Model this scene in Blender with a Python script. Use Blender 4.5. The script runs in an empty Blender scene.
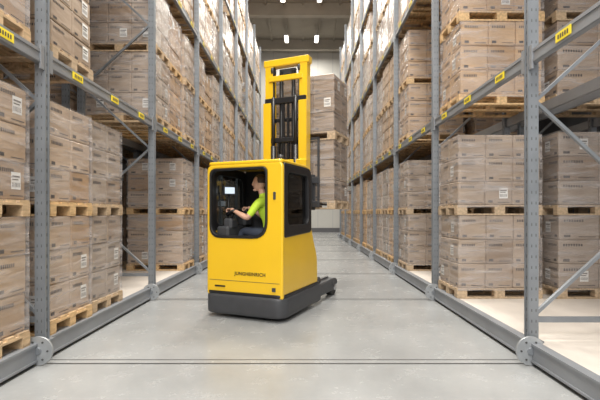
import bpy, bmesh, math, random
from mathutils import Vector, Matrix
random.seed(7)
C = bpy.context
S = C.scene
F = 420.0
H = 1.40

# ---------------------------------------------------------------- materials
def mat(name, col, rough=0.5, metal=0.0, coat=0.0, noise=0.0, nscale=5.0, bump=0.0, bscale=30.0, objrand=0.0, emis=None, estr=0.0, stretch=None, col2=None):
    m = bpy.data.materials.new(name); m.use_nodes = True
    nt = m.node_tree; b = nt.nodes['Principled BSDF']
    b.inputs['Base Color'].default_value = (*col, 1)
    b.inputs['Roughness'].default_value = rough
    b.inputs['Metallic'].default_value = metal
    b.inputs['Coat Weight'].default_value = coat
    b.inputs['Coat Roughness'].default_value = 0.25
    tc = nt.nodes.new('ShaderNodeTexCoord')
    src = tc.outputs['Object']
    if stretch:
        mp = nt.nodes.new('ShaderNodeMapping'); mp.inputs['Scale'].default_value = stretch
        nt.links.new(src, mp.inputs['Vector']); src = mp.outputs['Vector']
    if noise > 0:
        n = nt.nodes.new('ShaderNodeTexNoise'); n.inputs['Scale'].default_value = nscale
        n.inputs['Detail'].default_value = 6
        nt.links.new(src, n.inputs['Vector'])
        r = nt.nodes.new('ShaderNodeValToRGB')
        c2 = col2 if col2 else tuple(max(0, c*(1-noise)) for c in col)
        c1 = tuple(min(1, c*(1+noise*0.5)) for c in col) if not col2 else col
        r.color_ramp.elements[0].color = (*c2, 1); r.color_ramp.elements[1].color = (*c1, 1)
        r.color_ramp.elements[0].position = 0.35; r.color_ramp.elements[1].position = 0.65
        nt.links.new(n.outputs['Fac'], r.inputs['Fac'])
        out = r.outputs['Color']
        if objrand > 0:
            oi = nt.nodes.new('ShaderNodeObjectInfo')
            mr = nt.nodes.new('ShaderNodeMapRange')
            mr.inputs['To Min'].default_value = 1-objrand; mr.inputs['To Max'].default_value = 1+objrand*0.6
            nt.links.new(oi.outputs['Random'], mr.inputs['Value'])
            hs = nt.nodes.new('ShaderNodeHueSaturation')
            nt.links.new(mr.outputs['Result'], hs.inputs['Value'])
            nt.links.new(mr.outputs['Result'], hs.inputs['Saturation'])
            nt.links.new(out, hs.inputs['Color']); out = hs.outputs['Color']
        nt.links.new(out, b.inputs['Base Color'])
    if bump > 0:
        n2 = nt.nodes.new('ShaderNodeTexNoise'); n2.inputs['Scale'].default_value = bscale
        n2.inputs['Detail'].default_value = 4
        nt.links.new(src, n2.inputs['Vector'])
        bp = nt.nodes.new('ShaderNodeBump'); bp.inputs['Strength'].default_value = bump
        bp.inputs['Distance'].default_value = 0.02
        nt.links.new(n2.outputs['Fac'], bp.inputs['Height'])
        nt.links.new(bp.outputs['Normal'], b.inputs['Normal'])
    if emis:
        b.inputs['Emission Color'].default_value = (*emis, 1)
        b.inputs['Emission Strength'].default_value = estr
    return m

M = {}
M['floor'] = mat('polished_concrete', (0.345,0.352,0.355), 0.26, noise=0.14, nscale=0.9, bump=0.0)
nt = M['floor'].node_tree; bs = nt.nodes['Principled BSDF']
tcn = [n for n in nt.nodes if n.type=='TEX_COORD'][0]
nn = nt.nodes.new('ShaderNodeTexNoise'); nn.inputs['Scale'].default_value = 3.5; nn.inputs['Detail'].default_value = 9; nn.inputs['Roughness'].default_value = 0.75
nt.links.new(tcn.outputs['Object'], nn.inputs['Vector'])
mr_ = nt.nodes.new('ShaderNodeMapRange'); mr_.inputs['From Min'].default_value=0.3; mr_.inputs['From Max'].default_value=0.7
mr_.inputs['To Min'].default_value=0.92; mr_.inputs['To Max'].default_value=1.06
nt.links.new(nn.outputs['Fac'], mr_.inputs['Value'])
hs_ = nt.nodes.new('ShaderNodeHueSaturation')
lk = bs.inputs['Base Color'].links[0]; srcs = lk.from_socket
nt.links.new(srcs, hs_.inputs['Color']); nt.links.new(mr_.outputs['Result'], hs_.inputs['Value']); nt.links.new(hs_.outputs['Color'], bs.inputs['Base Color'])
mr2 = nt.nodes.new('ShaderNodeMapRange'); mr2.inputs['To Min'].default_value=0.18; mr2.inputs['To Max'].default_value=0.34
nt.links.new(nn.outputs['Fac'], mr2.inputs['Value']); nt.links.new(mr2.outputs['Result'], bs.inputs['Roughness'])

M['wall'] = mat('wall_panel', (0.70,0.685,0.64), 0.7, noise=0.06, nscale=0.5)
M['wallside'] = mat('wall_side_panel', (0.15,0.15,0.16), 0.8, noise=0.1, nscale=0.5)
M['ceil'] = mat('ceiling_sheet', (0.36,0.32,0.265), 0.8, noise=0.1, nscale=0.6)
M['ceilbeam'] = mat('ceiling_beam_concrete', (0.46,0.42,0.36), 0.8, noise=0.1, nscale=1)
M['steel'] = mat('galvanised_steel', (0.245,0.265,0.29), 0.42, metal=0.35, noise=0.12, nscale=4)
M['beam'] = mat('beam_steel', (0.28,0.295,0.32), 0.45, metal=0.3, noise=0.1, nscale=3)
M['deck'] = mat('carriage_deck', (0.70,0.64,0.58), 0.5, noise=0.08, nscale=2)
M['hole'] = mat('perforation_dark', (0.10,0.105,0.115), 0.8)
M['rail'] = mat('rail_steel', (0.10,0.10,0.10), 0.4, metal=0.5)
M['disc'] = mat('wheel_disc_steel', (0.42,0.44,0.46), 0.4, metal=0.4, noise=0.1, nscale=8)
M['ylabel'] = mat('yellow_label', (0.95,0.75,0.03), 0.5)
M['card'] = mat('wrapped_cardboard', (0.56,0.40,0.265), 0.5, coat=0.3, noise=0.3, nscale=2.2, bump=0.25, bscale=9, objrand=0.26, stretch=(1,1,2.5), col2=(0.43,0.29,0.18))
M['card2'] = mat('wrapped_cardboard_dark', (0.44,0.30,0.19), 0.5, coat=0.3, noise=0.3, nscale=2.0, bump=0.25, bscale=9, objrand=0.26, stretch=(1,1,2.5), col2=(0.33,0.215,0.13))
M['film'] = mat('wrapped_cardboard_grey', (0.53,0.42,0.33), 0.4, coat=0.5, noise=0.3, nscale=2.5, bump=0.35, bscale=10, objrand=0.22, stretch=(1,1,3), col2=(0.41,0.31,0.235))
M['label'] = mat('paper_label', (0.85,0.85,0.84), 0.6)
M['ink'] = mat('black_print', (0.06,0.05,0.05), 0.6)
M['wood'] = mat('pallet_wood', (0.63,0.44,0.25), 0.7, noise=0.3, nscale=5, objrand=0.2, stretch=(6,1,6))
M['yellow'] = mat('truck_yellow_paint', (0.86,0.535,0.016), 0.28, coat=0.6, noise=0.03, nscale=2)
M['dark'] = mat('truck_dark_grey', (0.050,0.052,0.058), 0.45, noise=0.1, nscale=8)
M['black'] = mat('truck_black', (0.012,0.012,0.014), 0.4, noise=0.1, nscale=8)
M['rubber'] = mat('wheel_rubber', (0.03,0.03,0.03), 0.7)
M['chrome'] = mat('hydraulic_rod', (0.5,0.5,0.52), 0.2, metal=1)
M['screen'] = mat('display_screen', (0.5,0.6,0.7), 0.3, emis=(0.7,0.8,0.9), estr=0.6)
M['hivis'] = mat('hi_vis_shirt', (0.60,0.85,0.06), 0.7, noise=0.1, nscale=10, bump=0.3, bscale=12)
M['skin'] = mat('skin', (0.70,0.42,0.30), 0.5, noise=0.05, nscale=10)
M['hair'] = mat('brown_hair', (0.07,0.04,0.025), 0.6, noise=0.3, nscale=40)
M['pants'] = mat('work_trousers', (0.04,0.05,0.08), 0.8, noise=0.1, nscale=10)
M['shoe'] = mat('shoe_leather', (0.02,0.02,0.02), 0.5)
M['eye'] = mat('eye_dark', (0.03,0.02,0.02), 0.2)
M['eyew'] = mat('eye_white', (0.85,0.85,0.85), 0.3)
M['lip'] = mat('lips', (0.5,0.2,0.17), 0.5)
M['lamp'] = mat('lamp_diffuser', (0.9,0.9,0.85), 0.5, emis=(1,0.94,0.82), estr=6)
M['lamph'] = mat('lamp_housing', (0.5,0.5,0.5), 0.5)
def glassmat(name, tcol, fac):
    g = bpy.data.materials.new(name); g.use_nodes = True
    nt = g.node_tree; nt.nodes.clear()
    o_ = nt.nodes.new('ShaderNodeOutputMaterial'); mx = nt.nodes.new('ShaderNodeMixShader')
    tr = nt.nodes.new('ShaderNodeBsdfTransparent'); tr.inputs['Color'].default_value = (*tcol,1)
    gl = nt.nodes.new('ShaderNodeBsdfGlossy'); gl.inputs['Roughness'].default_value = 0.05
    mx.inputs['Fac'].default_value = fac
    nt.links.new(tr.outputs[0], mx.inputs[1]); nt.links.new(gl.outputs[0], mx.inputs[2]); nt.links.new(mx.outputs[0], o_.inputs[0])
    return g
M['glass'] = glassmat('cab_glass',(0.35,0.37,0.37),0.14)
g = bpy.data.materials.new('stretch_wrap'); g.use_nodes = True
nt = g.node_tree; nt.nodes.clear()
o_ = nt.nodes.new('ShaderNodeOutputMaterial'); mx = nt.nodes.new('ShaderNodeMixShader')
tr = nt.nodes.new('ShaderNodeBsdfTransparent'); pb = nt.nodes.new('ShaderNodeBsdfPrincipled')
pb.inputs['Base Color'].default_value = (0.66,0.62,0.61,1); pb.inputs['Roughness'].default_value = 0.16
tc = nt.nodes.new('ShaderNodeTexCoord'); mp = nt.nodes.new('ShaderNodeMapping')
mp.inputs['Rotation'].default_value = (0.35,0.35,0); mp.inputs['Scale'].default_value = (0.8,0.8,6)
oi = nt.nodes.new('ShaderNodeObjectInfo'); va = nt.nodes.new('ShaderNodeVectorMath'); va.operation='ADD'
ml = nt.nodes.new('ShaderNodeMath'); ml.operation='MULTIPLY'; ml.inputs[1].default_value = 50
nt.links.new(oi.outputs['Random'], ml.inputs[0]); nt.links.new(tc.outputs['Object'], va.inputs[0]); nt.links.new(ml.outputs[0], va.inputs[1])
nt.links.new(va.outputs[0], mp.inputs['Vector'])
nz = nt.nodes.new('ShaderNodeTexNoise'); nz.inputs['Scale'].default_value = 2.2; nz.inputs['Detail'].default_value = 5; nz.inputs['Distortion'].default_value = 0.6
nt.links.new(mp.outputs[0], nz.inputs['Vector'])
mr = nt.nodes.new('ShaderNodeMapRange'); mr.inputs['From Min'].default_value=0.38; mr.inputs['From Max'].default_value=0.75
mr.inputs['To Min'].default_value=0.07; mr.inputs['To Max'].default_value=0.55
nt.links.new(nz.outputs['Fac'], mr.inputs['Value']); nt.links.new(mr.outputs[0], mx.inputs['Fac'])
bp = nt.nodes.new('ShaderNodeBump'); bp.inputs['Strength'].default_value=0.7; bp.inputs['Distance'].default_value=0.03
nt.links.new(nz.outputs['Fac'], bp.inputs['Height']); nt.links.new(bp.outputs[0], pb.inputs['Normal'])
nt.links.new(tr.outputs[0], mx.inputs[1]); nt.links.new(pb.outputs[0], mx.inputs[2]); nt.links.new(mx.outputs[0], o_.inputs[0])
M['wrap'] = g

# ---------------------------------------------------------------- mesh builder
class MB:
    def __init__(s): s.bm = bmesh.new(); s.mats = []
    def mi(s, m):
        if m not in s.mats: s.mats.append(m)
        return s.mats.index(m)
    def box(s, c, d, m, bev=0.0, rot=None):
        r = bmesh.ops.create_cube(s.bm, size=1)
        vs = r['verts']
        for v in vs: v.co = Vector((v.co.x*d[0], v.co.y*d[1], v.co.z*d[2]))
        fs = list({f for v in vs for f in v.link_faces})
        i = s.mi(m)
        for f in fs: f.material_index = i
        if bev > 0:
            es = list({e for v in vs for e in v.link_edges})
            rr = bmesh.ops.bevel(s.bm, geom=es, offset=bev, segments=1, affect='EDGES', material=i)
            vs = list({v for f in rr['faces'] for v in f.verts} | {v for v in vs if v.is_valid})
        mt = Matrix.Translation(Vector(c))
        if rot is not None: mt = mt @ rot.to_4x4()
        bmesh.ops.transform(s.bm, matrix=mt, verts=vs)
        return s
    def seg(s, a, b, w, h, m):
        a = Vector(a); b = Vector(b); d = b-a
        q = d.to_track_quat('Z', 'Y').to_matrix()
        return s.box((a+b)/2, (w, h, d.length), m, rot=q)
    def cyl(s, a, b, r, m, n=20, r2=None):
        a = Vector(a); b = Vector(b); d = b-a
        q = d.to_track_quat('Z', 'Y').to_matrix().to_4x4()
        rr = bmesh.ops.create_cone(s.bm, cap_ends=True, segments=n, radius1=r, radius2=r if r2 is None else r2, depth=d.length)
        i = s.mi(m)
        fs = {f for v in rr['verts'] for f in v.link_faces}
        for f in fs:
            f.material_index = i
            if len(f.verts) == 4: f.smooth = True
        bmesh.ops.transform(s.bm, matrix=Matrix.Translation((a+b)/2) @ q, verts=rr['verts'])
        return s
    def quad(s, pts, m):
        f = s.bm.faces.new([s.bm.verts.new(p) for p in pts]); f.material_index = s.mi(m); return s
    def mesh(s, name):
        me = bpy.data.meshes.new(name); s.bm.to_mesh(me); s.bm.free()
        for m in s.mats: me.materials.append(M[m])
        return me
    def obj(s, name, parent=None, loc=None):
        o = bpy.data.objects.new(name, s.mesh(name)); C.collection.objects.link(o)
        if parent: o.parent = parent
        if loc: o.location = loc
        return o

def empty(name, mw=None):
    e = bpy.data.objects.new(name, None); C.collection.objects.link(e)
    if mw: e.matrix_world = mw
    return e

# ---------------------------------------------------------------- room
YB = 31.0; ZC = 13.8; XW = 8.0; Y0 = -3.0
MB().box((0,(Y0+YB)/2,-0.1),(2*XW,YB-Y0,0.2),'floor').obj('floor')
mb = MB(); mb.box((0,YB+0.1,ZC/2),(2*XW,0.2,ZC),'wall')
for i in range(-7,8): mb.box((i*1.1,YB-0.005,ZC/2),(0.03,0.01,ZC),'lamph')
mb.obj('wall_back')
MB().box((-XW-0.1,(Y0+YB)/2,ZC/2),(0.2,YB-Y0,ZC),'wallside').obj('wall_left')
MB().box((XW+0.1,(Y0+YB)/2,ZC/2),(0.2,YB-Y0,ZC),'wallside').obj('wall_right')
MB().box((0,(Y0+YB)/2,ZC+0.1),(2*XW,YB-Y0,0.2),'ceil').obj('ceiling')
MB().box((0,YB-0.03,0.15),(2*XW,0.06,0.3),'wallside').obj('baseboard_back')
mb = MB()
for k in range(7): mb.box((0,-1+k*5.2,ZC-0.35),(2*XW,0.35,0.7),'ceilbeam')
for k in range(-7,8): mb.box((k*1.1,(Y0+YB)/2,ZC-0.06),(0.12,YB-Y0,0.12),'ceil')
mb.obj('ceiling_beams')
for y in (0.5,6,11.5,17,22.5,28):
    for x in (-1.1,0.9):
        mb = MB()
        mb.box((0,0,0.05),(0.32,1.2,0.10),'lamph',0.02)
        mb.box((0,0,-0.012),(0.22,1.1,0.03),'lamp')
        for yy in (-0.5,0.5): mb.cyl((0,yy,0.1),(0,yy,0.8),0.008,'lamph',6)
        mb.obj('ceiling_lamp', loc=(x,y,ZC-0.8))
    L = bpy.data.lights.new('aisle_light','AREA'); L.shape='RECTANGLE'; L.size=2.4; L.size_y=3.0
    L.energy = {0.5:980,6:880,11.5:640,17:480,22.5:420,28:480}[y]; L.color = (1,0.965,0.89)
    lo = bpy.data.objects.new('aisle_light', L); C.collection.objects.link(lo); lo.location = (-0.15,y,ZC-1.0)

ys = [1.08+2.87*i for i in range(9)]
mb = MB()
for y in ys:
    mb.box((0,y-0.05,0.001),(2*XW-0.4,0.018,0.006),'rail')
    mb.box((0,y+0.05,0.001),(2*XW-0.4,0.012,0.006),'rail')
    mb.box((0,y,0.001),(2*XW-0.4,0.08,0.004),'floor')
mb.obj('floor_rail_tracks')

# ---------------------------------------------------------------- pallet stacks
PH = 0.144
def add_pallet(mb, z):
    for i in range(5):
        y = -0.4+0.0725+i*(0.8-0.145)/4
        mb.box((0,y,z+PH-0.011),(1.2,0.13 if i%2==0 else 0.10,0.022),'wood')
    for x in (-0.53,0,0.53):
        mb.box((x,0,z+PH-0.033),(0.145,0.8,0.022),'wood')
        for y in (-0.35,0,0.35): mb.box((x,y,z+0.061),(0.145,0.1,0.078),'wood')
    for y in (-0.35,0,0.35): mb.box((0,y,z+0.011),(1.2,0.1,0.022),'wood')

def print_marks(mb, axis, sgn, c, w, h, rnd):
    def q(u0,v0,u1,v1,m,off):
        if axis=='x':
            x = c[0]+sgn*off
            P = [(x,c[1]+u0,c[2]+v0),(x,c[1]+u1,c[2]+v0),(x,c[1]+u1,c[2]+v1),(x,c[1]+u0,c[2]+v1)]
        else:
            y = c[1]+sgn*off
            P = [(c[0]+u0,y,c[2]+v0),(c[0]+u1,y,c[2]+v0),(c[0]+u1,y,c[2]+v1),(c[0]+u0,y,c[2]+v1)]
        mb.quad(P,m)
    n = 8; lw = w*0.05
    u = -w*0.38
    for k in range(n):
        q(u+k*lw*1.25, h*0.22, u+k*lw*1.25+lw*0.8, h*0.32, 'ink', 0.002)
    q(-w*0.02, -h*0.40, w*0.40, -h*0.375, 'ink', 0.002)
    q(-w*0.38, -h*0.40, -w*0.22, -h*0.30, 'ink', 0.002)
    if rnd.random() < 0.22:
        u0 = w*0.02; v0 = -h*0.22; lw_, lh = min(0.12,w*0.36), 0.15
        q(u0,v0,u0+lw_,v0+lh,'label',0.003)
        for k in range(6):
            q(u0+0.012+k*lw_*0.14, v0+0.02, u0+0.012+k*lw_*0.14+0.007, v0+0.06,'ink',0.0045)
        q(u0+0.012,v0+lh-0.045,u0+lw_-0.015,v0+lh-0.03,'ink',0.0045)
        q(u0+0.012,v0+lh-0.07,u0+lw_-0.03,v0+lh-0.06,'ink',0.0045)

def add_load(mb, z, layers, nx, ny, hh, m, rnd, wrap=True):
    LX, LY = 1.15, 0.78
    lh = hh/layers; bx = LX/nx; by = LY/ny
    for l in range(layers):
        ox = rnd.uniform(-0.009,0.009); oy = rnd.uniform(-0.006,0.006)
        for i in range(nx):
            for j in range(ny):
                cx = -LX/2+bx*(i+0.5)+ox; cy = -LY/2+by*(j+0.5)+oy; cz = z+lh*(l+0.5)
                mm = m if rnd.random() < 0.85 else ('card2' if m!='card2' else 'card')
                mb.box((cx,cy,cz),(bx-0.009,by-0.009,lh-0.007),mm,0.010)
                if i in (0,nx-1):
                    sg = -1 if i==0 else 1
                    print_marks(mb,'x',sg,(cx+sg*(bx-0.009)/2,cy,cz),by,lh,rnd)
                if j in (0,ny-1):
                    sg = -1 if j==0 else 1
                    print_marks(mb,'y',sg,(cx,cy+sg*(by-0.009)/2,cz),bx,lh,rnd)
    mb.box((0,0,z+hh/2),(LX-0.05,LY-0.05,hh-0.02),'card2')
    if wrap:
        n = 7
        per = []
        hx, hy = LX/2+0.017, LY/2+0.015
        cs = [(-hx,-hy),(hx,-hy),(hx,hy),(-hx,hy)]
        for k in range(4):
            a = Vector(cs[k]); b = Vector(cs[(k+1)%4])
            for t in range(4): per.append(a.lerp(b,t/4))
        rows = []
        for r in range(n):
            zz = z-0.03+(hh+0.035)*r/(n-1)
            rows.append([mb.bm.verts.new((p.x+rnd.uniform(-.003,.003),p.y+rnd.uniform(-.003,.003),zz+(rnd.uniform(-.012,.0) if r in (0,n-1) else 0))) for p in per])
        i_ = mb.mi('wrap'); N = len(per)
        for r in range(n-1):
            for k in range(N):
                f = mb.bm.faces.new((rows[r][k],rows[r][(k+1)%N],rows[r+1][(k+1)%N],rows[r+1][k])); f.material_index = i_

UNIT = 1.17
variants = []
specs = [(3,3,2,'card',0.04,True),(3,2,2,'film',0.0,True),(3,3,2,'card2',0.06,True),(4,3,2,'card',0.0,False),(2,3,2,'film',0.10,True),(3,3,2,'film',0.03,True),(4,2,2,'card2',0.26,False),(3,2,2,'card',0.12,True)]
for vi,(l,nx,ny,m,drop,wr) in enumerate(specs):
    rnd = random.Random(vi+3); mb = MB()
    for t in range(2):
        z = t*UNIT
        add_pallet(mb, z)
        ll = l if not (t==1 and drop>0.2) else l-1
        add_load(mb, z+PH, ll, nx, ny, UNIT-PH-(0.0 if t==0 else drop), m, rnd, wr)
    variants.append(mb.mesh('stacked_carton_pallets'))

def stack(x,y,z,vi=None,rz=0.0):
    me = variants[vi] if vi is not None else random.choice(variants)
    o = bpy.data.objects.new('stacked_carton_pallets', me); C.collection.objects.link(o)
    o.location = (x,y,z); o.rotation_euler = (0,0,rz)
    return o

# ---------------------------------------------------------------- racks
BZ = [2.85, 5.50, 8.15]
TOP = 10.9
def post_mesh(sgn):
    mb = MB()
    h = TOP-0.2; zc = 0.2+h/2
    mb.box((0,-0.036,zc),(0.088,0.006,h),'steel')
    mb.box((0,0.036,zc),(0.088,0.006,h),'steel')
    mb.box((-sgn*0.041,0,zc),(0.006,0.066,h),'steel')
    mb.box((-sgn*0.048,-0.026,zc),(0.010,0.016,h),'steel'); mb.box((-sgn*0.048,0.026,zc),(0.010,0.016,h),'steel')
    n = int(h/0.1)
    for k in range(n):
        z = 0.28+k*0.1
        for dx in (-0.020,0.020):
            mb.quad([(dx-0.005,-0.0395,z),(dx+0.005,-0.0395,z),(dx+0.004,-0.0395,z+0.026),(dx-0.004,-0.0395,z+0.026)],'hole')
        x = -sgn*0.0447
        mb.quad([(x,-0.010,z),(x,0.010,z),(x,0.010,z+0.03),(x,-0.010,z+0.03)],'hole')
    mb.box((0,0,0.206),(0.16,0.14,0.012),'steel')
    return mb.mesh('upright_post')

def build_rack(s, xf, edge):
    root = empty('mobile_pallet_rack')
    pm = post_mesh(s)
    fm = MB()
    z = 0.45; k = 0
    fm.box((s*0.575,0,0.40),(1.10,0.035,0.05),'steel')
    while z+1.05 < TOP:
        a,b = (0.03,1.12) if k%2==0 else (1.12,0.03)
        fm.seg((s*a,0.0,z),(s*b,0.0,z+1.0),0.035,0.03,'steel')
        z += 1.0; k += 1
    fm.box((s*0.575,0,z+0.02),(1.10,0.035,0.05),'steel')
    fme = fm.mesh('frame_bracing')
    for yi,y in enumerate(ys):
        for r,base in enumerate((0.0,1.4)):
            for dx in (0.0,1.15):
                o = bpy.data.objects.new('upright_post', pm); C.collection.objects.link(o); o.parent = root
                o.location = (s*(xf+base+dx), y, 0)
            o = bpy.data.objects.new('frame_bracing', fme); C.collection.objects.link(o); o.parent = root
            o.location = (s*(xf+base), y, 0)
    mb = MB()
    for zb in BZ:
        for base in (0.0,1.4):
            for dx in (-0.01,1.16):
                x = s*(xf+base+dx)
                mb.box((x,(ys[0]+ys[-1])/2,zb),(0.05,ys[-1]-ys[0]-0.0,0.13),'beam')
                if base==0.0 and dx<0:
                    for (dz) in (-0.045,0.045):
                        mb.box((x-s*0.028,(ys[0]+ys[-1])/2,zb+dz),(0.008,ys[-1]-ys[0],0.03),'beam')
        for bi in range(len(ys)-1):
            for k in range(3):
                yy = ys[bi]+0.55+k*0.885
                xx = s*(xf-0.01)-s*0.034
                mb.box((xx,yy,zb),(0.006,0.20,0.075),'ylabel')
                for q in range(5): mb.box((xx-s*0.004,yy-0.06+q*0.03,zb),(0.003,0.014,0.035),'ink')
        for y in ys:
            for sd in (-1,1):
                mb.box((s*(xf-0.040),y+sd*0.068,zb-0.01),(0.02,0.05,0.22),'beam')
    mb.obj('load_beams', root)
    mb = MB()
    ln = ys[-1]-ys[0]+0.6; yc = (ys[0]+ys[-1])/2
    xa, xb = edge, xf+2.7
    mb.box((s*(xa+xb)/2+s*0.05,yc,0.115),(xb-xa-0.1,ln,0.165),'deck')
    mb.box((s*(xa+0.045),yc,0.195),(0.09,ln,0.02),'beam')
    mb.box((s*(xa+0.02),yc,0.115),(0.02,ln,0.16),'beam')
    mb.box((s*(xa+0.05),yc,0.045),(0.10,ln,0.02),'beam')
    for y in ys:
        dy = -0.09
        mb.cyl((s*(xa+0.0),y+dy-0.012,0.135),(s*(xa+0.0),y+dy+0.012,0.135),0.132,'disc',32)
        mb.cyl((s*(xa+0.0),y+dy-0.03,0.135),(s*(xa+0.0),y+dy+0.03,0.135),0.035,'steel',16)
        for a in range(6):
            an = a*math.pi/3
            mb.cyl((s*xa+0.09*math.cos(an),y+dy-0.02,0.135+0.09*math.sin(an)),(s*xa+0.09*math.cos(an),y+dy,0.135+0.09*math.sin(an)),0.009,'rail',8)
        mb.box((s*(xa+0.06),y,0.12),(0.14,0.16,0.18),'beam',0.01)
    mb.obj('base_carriage', root)
    return root

build_rack(-1, 2.455, 2.43)
build_rack(1, 2.15, 2.09)

def filled(side, lev, bay, slot, row):
    if side == 1:
        if bay == 0: return False if lev < 2 else random.random() < 0.9
        if lev <= 1 and bay in (1,2): return slot == 2
        if lev == 2 and bay == 2: return slot >= 1
    else:
        if lev == 0 and row == 0:
            if bay == 0: return True
            if bay == 1: return slot < 2
            if bay == 2: return slot == 2
        if lev == 0 and row == 1:
            if bay == 1: return False
            if bay == 2: return slot == 2
        if lev == 1:
            if bay == 0: return slot == 2 or row == 1
            if bay == 1: return slot == 0 if row == 0 else False
            if bay == 2: return True
    return random.random() < (0.93 if row == 0 else 0.9)

for side,xf in ((-1,2.455),(1,2.15)):
    for lev in range(4):
        z = 0.2 if lev == 0 else BZ[lev-1]+0.066
        for bay in range(8):
            for slot in range(3):
                for row in range(2):
                    if filled(side,lev,bay,slot,row):
                        y = ys[bay]+0.55+slot*0.885+random.uniform(-0.02,0.02)
                        x = side*(xf+(0.605 if row==0 else 1.98)+random.uniform(-0.01,0.03))
                        vi = None
                        if side==-1 and row==0 and lev==0 and bay==0: vi = 0
                        if side==-1 and row==0 and lev==0 and bay==1: vi = 5
                        if side==1 and row==0 and lev<=1 and bay in (1,2): vi = 0
                        stack(x,y,z,vi,random.uniform(-0.012,0.012))

# ---------------------------------------------------------------- truck
def rpoly(pts, rad, n=6):
    out = []; N = len(pts)
    for i in range(N):
        p = Vector(pts[i]); a = Vector(pts[i-1]); b = Vector(pts[(i+1)%N])
        r = rad[i] if isinstance(rad,(list,tuple)) else rad
        if r <= 0: out.append(tuple(p)); continue
        da = (a-p).normalized(); db = (b-p).normalized()
        p0 = p+da*r; p1 = p+db*r
        for k in range(n+1):
            t = k/n
            q = p0*(1-t)**2 + p*2*t*(1-t) + p1*t**2
            out.append(tuple(q))
    return out
PL = {
 'XZ': Matrix(((1,0,0,0),(0,0,-1,0),(0,1,0,0),(0,0,0,1))),
 'YZ': Matrix(((0,0,1,0),(1,0,0,0),(0,1,0,0),(0,0,0,1))),
 'XY': Matrix.Identity(4)}
def plate(name, loops, plane, off, thick, m, parent, bev=0.012):
    cu = bpy.data.curves.new(name,'CURVE'); cu.dimensions = '2D'; cu.fill_mode = 'BOTH'
    cu.extrude = max(thick/2-bev,0.001); cu.bevel_depth = bev; cu.bevel_resolution = 2; cu.offset = -bev
    for lp in loops:
        sp = cu.splines.new('POLY'); sp.points.add(len(lp)-1)
        for i,p in enumerate(lp): sp.points[i].co = (p[0],p[1],0,1)
        sp.use_cyclic_u = True
    o = bpy.data.objects.new(name+'_tmp',cu); C.collection.objects.link(o)
    C.view_layer.update()
    me = bpy.data.meshes.new_from_object(o.evaluated_get(C.evaluated_depsgraph_get()))
    bpy.data.objects.remove(o)
    me.name = name
    xs=[p[0] for lp in loops for p in lp]; yy_=[p[1] for lp in loops for p in lp]
    for v in me.vertices:
        v.co.x=min(max(v.co.x,min(xs)),max(xs)); v.co.y=min(max(v.co.y,min(yy_)),max(yy_))
    t = {'XZ':(0,off,0),'YZ':(off,0,0),'XY':(0,0,off)}[plane]
    me.transform(Matrix.Translation(t) @ PL[plane])
    me.materials.clear(); me.materials.append(M[m])
    ob = bpy.data.objects.new(name,me); C.collection.objects.link(ob); ob.parent = parent
    return ob

ANG = -23
TM = Matrix.Translation((-0.785,5.52,0)) @ Matrix.Rotation(math.radians(ANG),4,'Z')
truck = empty('reach_truck', TM)
T = truck
HW = 0.575
CT = 2.05
outer = rpoly([(-HW,0.30),(HW,0.30),(HW,CT),(-HW,CT)],[0.03,0.03,0.07,0.09])
hole = rpoly([(-0.525,1.07),(0.35,1.07),(0.35,CT-0.055),(-0.525,CT-0.055)],[0.17,0.22,0.08,0.10])
plate('rear_panel',[outer,hole],'XZ',0.03,0.06,'yellow',T,0.02)
seal_o = rpoly([(-0.53,1.065),(0.355,1.065),(0.355,CT-0.05),(-0.53,CT-0.05)],[0.17,0.22,0.08,0.10])
seal_i = rpoly([(-0.50,1.10),(0.325,1.10),(0.325,CT-0.08),(-0.50,CT-0.08)],[0.16,0.21,0.07,0.09])
plate('opening_seal',[seal_o,seal_i],'XZ',0.025,0.075,'black',T,0.008)
MB().box((0,-0.001,0.50),(1.06,0.004,0.005),'dark').obj('panel_seams',T)
for sx,nm in ((1,'right'),(-1,'left')):
    lower = rpoly([(0.04,0.30),(1.24,0.30),(1.22,0.75),(1.08,0.98),(1.0,1.16),(0.04,1.16)],[0.02,0.03,0.12,0.08,0.03,0.02])
    plate('side_panel_'+nm,[lower],'YZ',sx*(HW-0.035),0.06,'yellow',T,0.015)
    fo = rpoly([(0.045,1.08),(0.97,1.12),(0.95,CT-0.005),(0.045,CT-0.005)],[0.06,0.08,0.12,0.03])
    fi = rpoly([(0.15,1.24),(0.86,1.24),(0.84,1.93),(0.15,1.93)],[0.10]*4)
    plate('window_frame_'+nm,[fo,fi],'YZ',sx*(HW-0.028),0.068,'black',T,0.012)
    MB().box((sx*(HW-0.05),0.51,1.585),(0.008,0.74,0.72),'glass').obj('side_glass_'+nm,T)
roof = rpoly([(-HW+0.01,0.0),(HW-0.01,0.0),(HW-0.03,0.98),(-HW+0.03,0.98)],[0.07]*4)
plate('roof_guard',[roof],'XY',CT+0.015,0.05,'yellow',T,0.02)
mb = MB()
for k in range(5): mb.box((0,0.16+k*0.17,CT+0.045),(0.9,0.04,0.02),'dark',0.005)
mb.obj('roof_bars',T)
fo = rpoly([(-HW+0.03,0.95),(HW-0.03,0.95),(HW-0.03,CT),(-HW+0.03,CT)],0.05)
fi = rpoly([(-0.20,1.62),(0.24,1.62),(0.24,1.92),(-0.20,1.92)],0.06)
plate('front_dark_backing',[fo,fi],'XZ',0.97,0.05,'black',T,0.012)  # black backing panel put in so the cab opening looks dark inside
MB().box((0,0.62,0.62),(1.04,1.12,0.64),'dark',0.02).box((0,1.14,0.66),(1.0,0.14,0.6),'yellow',0.02).obj('body_core',T)
sk = rpoly([(-0.605,-0.04),(0.605,-0.04),(0.605,1.30),(-0.605,1.30)],[0.18,0.18,0.02,0.02],8)
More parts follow.
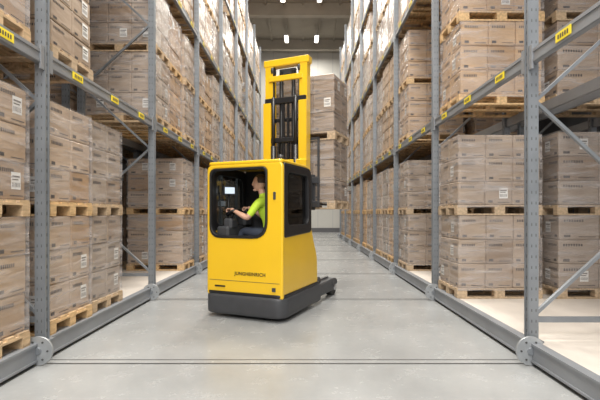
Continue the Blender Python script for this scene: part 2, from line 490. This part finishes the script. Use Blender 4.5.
plate('skirt_base',[sk],'XY',0.185,0.27,'dark',T,0.04)
plate('skirt_lip',[rpoly([(-0.59,-0.02),(0.59,-0.02),(0.59,1.28),(-0.59,1.28)],[0.13,0.13,0.02,0.02],8)],'XY',0.335,0.04,'black',T,0.01)
mb = MB()
mb.cyl((-0.30,0.2,0.09),(-0.18,0.2,0.09),0.09,'rubber').cyl((0.26,0.12,0.06),(0.34,0.12,0.06),0.06,'rubber')
for x in (-0.5,0.5):
    s_ = 1 if x>0 else -1
    mb.box((x,1.66,0.19),(0.15,0.85,0.20),'dark',0.02)
    mb.box((x,2.02,0.22),(0.17,0.30,0.12),'dark',0.03)
    mb.cyl((x-0.055,2.04,0.14),(x+0.055,2.04,0.14),0.14,'rubber',28)
    mb.cyl((x-0.092,2.04,0.14),(x+0.092,2.04,0.14),0.05,'chrome',16)
    mb.box((x-s_*0.06,1.62,0.31),(0.05,0.8,0.03),'chrome')
mb.obj('wheels_and_legs',T)
mb = MB()
mb.cyl((0.40,0.30,CT+0.03),(0.40,0.30,CT+0.07),0.04,'dark').cyl((0.40,0.30,CT+0.07),(0.40,0.30,CT+0.13),0.035,'dark',16,0.03)
mb.box((-0.36,-0.004,0.42),(0.16,0.010,0.02),'black').box((0.45,-0.004,0.42),(0.05,0.010,0.05),'dark')
mb.box((0.46,-0.004,1.62),(0.035,0.02,0.10),'dark',0.006)
mb.obj('beacon_and_fittings',T)
tx = bpy.data.curves.new('decal_lettering','FONT'); tx.body = 'JUNGHEINRICH'; tx.size = 0.062; tx.extrude = 0.001; tx.align_x='CENTER'
tx.offset = 0.0015; tx.space_character = 1.08
to = bpy.data.objects.new('decal_lettering_c',tx); C.collection.objects.link(to); C.view_layer.update()
me = bpy.data.meshes.new_from_object(to.evaluated_get(C.evaluated_depsgraph_get())); bpy.data.objects.remove(to)
me.materials.clear(); me.materials.append(M['black'])
me.transform(Matrix.Translation((0.10,-0.003,0.58)) @ PL['XZ'])
to = bpy.data.objects.new('decal_lettering',me); C.collection.objects.link(to); to.parent = T
# interior
mb = MB()
mb.box((0.27,0.47,1.0),(0.46,0.50,0.12),'black',0.03)
mb.box((0.46,0.47,1.36),(0.10,0.46,0.66),'black',0.04)
mb.box((-0.40,0.45,1.12),(0.20,0.70,0.20),'dark',0.03)
mb.box((-0.36,0.26,1.25),(0.14,0.20,0.16),'dark',0.03)
mb.cyl((-0.36,0.27,1.32),(-0.33,0.27,1.405),0.022,'black',12)
mb.box((-0.36,0.62,1.30),(0.16,0.22,0.20),'dark',0.03)
mb.cyl((-0.32,0.60,1.38),(-0.31,0.60,1.46),0.018,'black',10)
mb.cyl((-0.46,0.34,1.25),(-0.44,0.34,1.70),0.014,'black',8)
rz55 = Matrix.Rotation(math.radians(48),3,'Z')
mb.box((-0.42,0.32,1.72),(0.19,0.03,0.14),'black',0.008,rz55)
mb.box(Vector((-0.42,0.32,1.72))+rz55@Vector((0,-0.018,0)),(0.14,0.006,0.09),'screen',0,rz55)
mb.box((-0.18,0.80,1.55),(0.16,0.02,0.11),'black',0.005).box((-0.18,0.788,1.55),(0.13,0.004,0.08),'screen')
mb.box((0.05,0.93,1.25),(0.9,0.06,0.25),'dark',0.02)
mb.obj('cab_interior',T)
bm = bmesh.new()
R,r_ = 0.105,0.013
c0 = Vector((-0.32,0.27,1.415)); tilt = Matrix.Rotation(math.radians(-22),3,'Y')
ring=[]
for i in range(28):
    a=i/28*2*math.pi; rr=[]
    for j in range(8):
        b_=j/8*2*math.pi
        p=Vector(((R+r_*math.cos(b_))*math.cos(a),(R+r_*math.cos(b_))*math.sin(a),r_*math.sin(b_)))
        rr.append(bm.verts.new(c0+tilt@p))
    ring.append(rr)
for i in range(28):
    for j in range(8):
        f=bm.faces.new((ring[i][j],ring[(i+1)%28][j],ring[(i+1)%28][(j+1)%8],ring[i][(j+1)%8])); f.smooth=True
me=bpy.data.meshes.new('steering_wheel'); bm.to_mesh(me); bm.free(); me.materials.append(M['black'])
o=bpy.data.objects.new('steering_wheel',me); C.collection.objects.link(o); o.parent=T
MB().box(c0,(0.2,0.03,0.012),'black',0,tilt).box(c0,(0.03,0.2,0.012),'black',0,tilt).obj('steering_spokes',T)

# mast
mb = MB()
ym = 1.44; MX = -0.08
def channel(x, y, z0, z1, w, d, m, sgn):
    mb.box((x,y,(z0+z1)/2),(0.02,d,z1-z0),m,0.004)
    mb.box((x-sgn*w/2,y-d/2+0.01,(z0+z1)/2),(w,0.02,z1-z0),m,0.004)
    mb.box((x-sgn*w/2,y+d/2-0.01,(z0+z1)/2),(w,0.02,z1-z0),m,0.004)
for sg in (-1,1):
    channel(MX+sg*0.40,ym,0.12,2.25,0.10,0.17,'yellow',sg)
    channel(MX+sg*0.38,ym+0.05,0.9,3.22,0.13,0.15,'yellow',sg)
    channel(MX+sg*0.37,ym+0.10,1.5,3.94,0.13,0.14,'yellow',sg)
    mb.cyl((MX+sg*0.20,ym-0.02,0.2),(MX+sg*0.20,ym-0.02,2.5),0.045,'black',14)
    mb.cyl((MX+sg*0.20,ym-0.02,2.5),(MX+sg*0.20,ym-0.02,3.30),0.03,'black',14)
    mb.cyl((MX+sg*0.11,ym+0.1,1.6),(MX+sg*0.11,ym+0.1,3.75),0.035,'black',14)
    mb.seg((MX+sg*0.24,ym+0.06,1.5),(MX+sg*0.24,ym+0.06,3.8),0.04,0.02,'black')
    mb.cyl((MX+sg*0.24-0.02,ym+0.06,3.77),(MX+sg*0.24+0.02,ym+0.06,3.77),0.06,'dark',16)
    mb.seg((MX+sg*0.04,ym+0.04,1.4),(MX+sg*0.04,ym+0.04,3.3),0.035,0.03,'black')
    mb.seg((MX+sg*0.30,ym+0.03,1.4),(MX+sg*0.30,ym+0.03,3.2),0.03,0.06,'black')
mb.box((MX,ym+0.10,3.89),(0.82,0.16,0.12),'yellow',0.015)
mb.box((MX,ym+0.02,3.62),(0.60,0.05,0.09),'yellow',0.01)
mb.box((MX,ym+0.12,3.75),(0.30,0.05,0.10),'dark',0.01)
mb.box((MX,ym+0.03,3.25),(0.74,0.08,0.10),'black',0.01)
mb.box((MX,ym+0.12,2.95),(0.64,0.05,0.06),'black',0.01)
mb.box((MX,ym+0.02,2.60),(0.70,0.05,0.08),'black',0.01)
mb.box((MX,ym-0.02,2.22),(0.80,0.08,0.09),'yellow',0.01)
mb.box((0,ym,0.35),(0.86,0.12,0.25),'dark',0.02)
for sg in (-1,1):
    mb.box((sg*0.46,ym-0.05,0.32),(0.10,0.30,0.12),'dark',0.02)
mb.obj('mast',T)
FZ = 1.50
mb = MB(); yc = 1.80
mb.box((0,yc,FZ+0.05),(0.78,0.05,0.11),'dark',0.01)
mb.box((0,yc,FZ+0.45),(0.78,0.05,0.11),'dark',0.01)
mb.box((0,yc,FZ+1.15),(0.78,0.03,0.04),'dark')
for x in (-0.37,-0.18,0,0.18,0.37): mb.box((x,yc,FZ+0.6),(0.03,0.03,1.15),'dark')
for x in (-0.24,0.24):
    mb.box((x,yc+0.05,FZ+0.25),(0.10,0.04,0.6),'dark',0.008)
    mb.box((x,yc+0.46,FZ+0.055),(0.10,0.86,0.035),'dark',0.008)
    mb.box((x,yc-0.1,FZ+0.3),(0.04,0.2,0.4),'dark')
mb.obj('fork_carriage',T)
lw = TM @ Vector((0.03,2.30,FZ-0.03))
stack(lw.x,lw.y,FZ-0.03,2,math.radians(ANG))

# ---------------------------------------------------------------- driver
def skinmesh(verts, edges, rad, root=0, sub=2):
    me = bpy.data.meshes.new('sk'); me.from_pydata([tuple(v) for v in verts], edges, [])
    o = bpy.data.objects.new('sk', me); C.collection.objects.link(o)
    o.modifiers.new('s','SKIN').use_smooth_shade = True
    for i,r in enumerate(rad):
        d = me.skin_vertices[0].data[i]
        d.radius = r if isinstance(r,tuple) else (r,r)
        d.use_root = (i==root)
    sb = o.modifiers.new('b','SUBSURF'); sb.levels = sub; sb.render_levels = sub
    C.view_layer.update()
    res = bpy.data.meshes.new_from_object(o.evaluated_get(C.evaluated_depsgraph_get()))
    bpy.data.objects.remove(o)
    return res
V=[];E=[];R_=[];tag=[]
def av(p,r,prev=None,t='hivis'):
    V.append(Vector(p)); R_.append(r); tag.append(t)
    if prev is not None: E.append((prev,len(V)-1))
    return len(V)-1
pel = av((0.20,0.44,1.12),0.135,None,'pants')
w1 = av((0.20,0.44,1.24),0.125,pel)
w2 = av((0.16,0.44,1.38),0.135,w1)
ch = av((0.11,0.44,1.52),0.13,w2)
nk = av((0.06,0.44,1.63),0.06,ch)
n2 = av((0.035,0.44,1.70),0.050,nk,'skin')
n3 = av((0.025,0.44,1.75),0.048,n2,'skin')
def arm(sy, elbow, wrist, palm):
    s1 = av((0.10,0.44+sy*0.10,1.555),0.085,ch)
    s2 = av((0.09,0.44+sy*0.20,1.54),0.062,s1)
    e0 = Vector((0.09,0.44+sy*0.20,1.54)).lerp(Vector(elbow),0.55)
    m_ = av(e0,0.055,s2)
    e = av(elbow,0.042,m_,'skin')
    f = av(Vector(elbow).lerp(Vector(wrist),0.35),0.043,e,'skin')
    w = av(wrist,0.027,f,'skin')
    av(palm,(0.030,0.030),w,'skin')
arm(-1,(-0.04,0.17,1.33),(-0.27,0.21,1.43),(-0.335,0.225,1.455))
arm(1,(-0.03,0.67,1.33),(-0.23,0.62,1.46),(-0.295,0.61,1.48))
def leg(sy):
    h = av((0.14,0.44+sy*0.09,1.10),0.09,pel,'pants')
    m_ = av((-0.02,0.44+sy*0.12,1.13),0.078,h,'pants')
    k = av((-0.20,0.44+sy*0.13,1.15),0.06,m_,'pants')
    c = av((-0.24,0.44+sy*0.13,0.95),0.055,k,'pants')
    a = av((-0.24,0.44+sy*0.13,0.72),0.04,c,'pants')
    b_ = av((-0.25,0.44+sy*0.13,0.66),0.042,a,'shoe')
    av((-0.37,0.44+sy*0.13,0.64),0.038,b_,'shoe')
leg(-1); leg(1)
body = skinmesh(V,E,R_)
keys=['hivis','skin','pants','shoe','hair','eye','eyew','lip']
for k in keys: body.materials.append(M[k])
def nearest(p):
    best=1e9;bt='hivis'
    for a,b in E:
        A,B=V[a],V[b]; d=B-A; t=max(0,min(1,(p-A).dot(d)/max(d.length_squared,1e-9)))
        q=(A+d*t-p).length - (R_[b][0] if isinstance(R_[b],tuple) else R_[b])
        if q<best: best=q; bt=tag[b] if t>0.5 else tag[a]
    return bt
for p in body.polygons: p.material_index = keys.index(nearest(p.center))
dbm = bmesh.new(); dbm.from_mesh(body)
def addmesh(me, mi, mx=None):
    n0=len(dbm.faces); dbm.from_mesh(me); dbm.faces.ensure_lookup_table()
    vs=set()
    for f in dbm.faces[n0:]:
        f.material_index=mi; f.smooth=True; vs|=set(f.verts)
    if mx: bmesh.ops.transform(dbm,matrix=mx,verts=list(vs))
def hand(palm, fwd, side):
    palm=Vector(palm); fwd=Vector(fwd).normalized(); side=Vector(side).normalized(); dn=fwd.cross(side).normalized()
    if dn.z>0: dn=-dn
    for i,(o,l) in enumerate(((-0.027,0.9),(-0.009,1.05),(0.009,1.0),(0.026,0.8))):
        b=palm+side*o+fwd*0.005
        p=[b,b+fwd*0.035*l,b+fwd*0.058*l+dn*0.018,b+fwd*0.055*l+dn*0.040,b+fwd*0.038*l+dn*0.052]
        addmesh(skinmesh(p,[(0,1),(1,2),(2,3),(3,4)],[0.011,0.0095,0.009,0.0085,0.0075],0,1),1)
    b=palm-side*0.02-fwd*0.02
    p=[b,b-side*0.022+dn*0.012+fwd*0.01,b-side*0.020+dn*0.03+fwd*0.03,b-side*0.008+dn*0.042+fwd*0.042]
    addmesh(skinmesh(p,[(0,1),(1,2),(2,3)],[0.013,0.011,0.0095,0.008],0,1),1)
hand((-0.345,0.228,1.457),(-1,0.12,0.1),(0,-1,0))
hand((-0.305,0.608,1.482),(-1,-0.1,0.0),(0,1,0))
def sphere(c,s,mi,fn=None,seg=24):
    r=bmesh.ops.create_uvsphere(dbm,u_segments=seg,v_segments=seg*2//3,radius=1)
    for v in r['verts']:
        co=v.co.copy()
        if fn: co=fn(co)
        v.co=Vector(c)+Vector((co.x*s[0],co.y*s[1],co.z*s[2]))
    for f in {f for v in r['verts'] for f in v.link_faces}: f.material_index=mi; f.smooth=True
hc=Vector((0.0,0.44,1.825))
def hf(c):
    if c.z<0:
        c=Vector((c.x*(1-0.10*abs(c.z)) - 0.16*abs(c.z), c.y*(1-0.34*abs(c.z)**1.3), c.z*1.05))
    return c
sphere(hc,(0.098,0.076,0.112),1,hf,32)
def hair(c):
    if c.x<0.0 and c.z<0.55: k=min(1.0,(-c.x)*2.5); c=Vector((c.x*(1-0.35*k),c.y*(1-0.22*k),c.z))
    if c.z<-0.25: c=Vector((c.x*0.72+0.12,c.y*0.8,c.z*0.72))
    return c
sphere(hc+Vector((0.016,0,0.020)),(0.098,0.081,0.106),4,hair,32)
sphere(hc+Vector((-0.103,0,-0.018)),(0.022,0.013,0.022),1)
sphere(hc+Vector((-0.088,0,-0.060)),(0.012,0.024,0.007),7)
sphere(hc+Vector((-0.070,0,-0.098)),(0.032,0.030,0.02),1)
for sy in (-1,1):
    sphere(hc+Vector((-0.083,sy*0.031,0.004)),(0.012,0.014,0.010),6,None,12)
    sphere(hc+Vector((-0.092,sy*0.031,0.004)),(0.005,0.006,0.006),5,None,10)
    sphere(hc+Vector((-0.086,sy*0.031,0.024)),(0.010,0.020,0.004),4,None,10)
    sphere(hc+Vector((0.005,sy*0.079,-0.012)),(0.018,0.009,0.030),1,None,12)
me=bpy.data.meshes.new('truck_driver'); dbm.to_mesh(me); dbm.free()
for k in keys: me.materials.append(M[k])
drv=bpy.data.objects.new('truck_driver',me); C.collection.objects.link(drv); drv.matrix_world=TM

# ---------------------------------------------------------------- world, camera, fill
w=bpy.data.worlds.new('world'); S.world=w; w.use_nodes=True
w.node_tree.nodes['Background'].inputs[0].default_value=(1.0,0.975,0.94,1)
w.node_tree.nodes['Background'].inputs[1].default_value=0.72
L=bpy.data.lights.new('fill_light','AREA'); L.shape='RECTANGLE'; L.size=6; L.size_y=2.5; L.energy=780; L.color=(1,0.97,0.92)  # added fill lamp behind the camera, stands for no fixture
lo=bpy.data.objects.new('fill_light',L); C.collection.objects.link(lo); lo.location=(0,-4.5,6.5); lo.rotation_euler=(math.radians(62),0,0)

cd=bpy.data.cameras.new('camera'); cd.sensor_width=36; cd.lens=36*F/600; cd.shift_x=-3/600; cd.shift_y=13/600; cd.clip_end=200
co=bpy.data.objects.new('camera',cd); C.collection.objects.link(co); co.location=(0,0,H); co.rotation_euler=(math.pi/2,0,0)
S.camera=co
S.view_settings.view_transform='Standard'
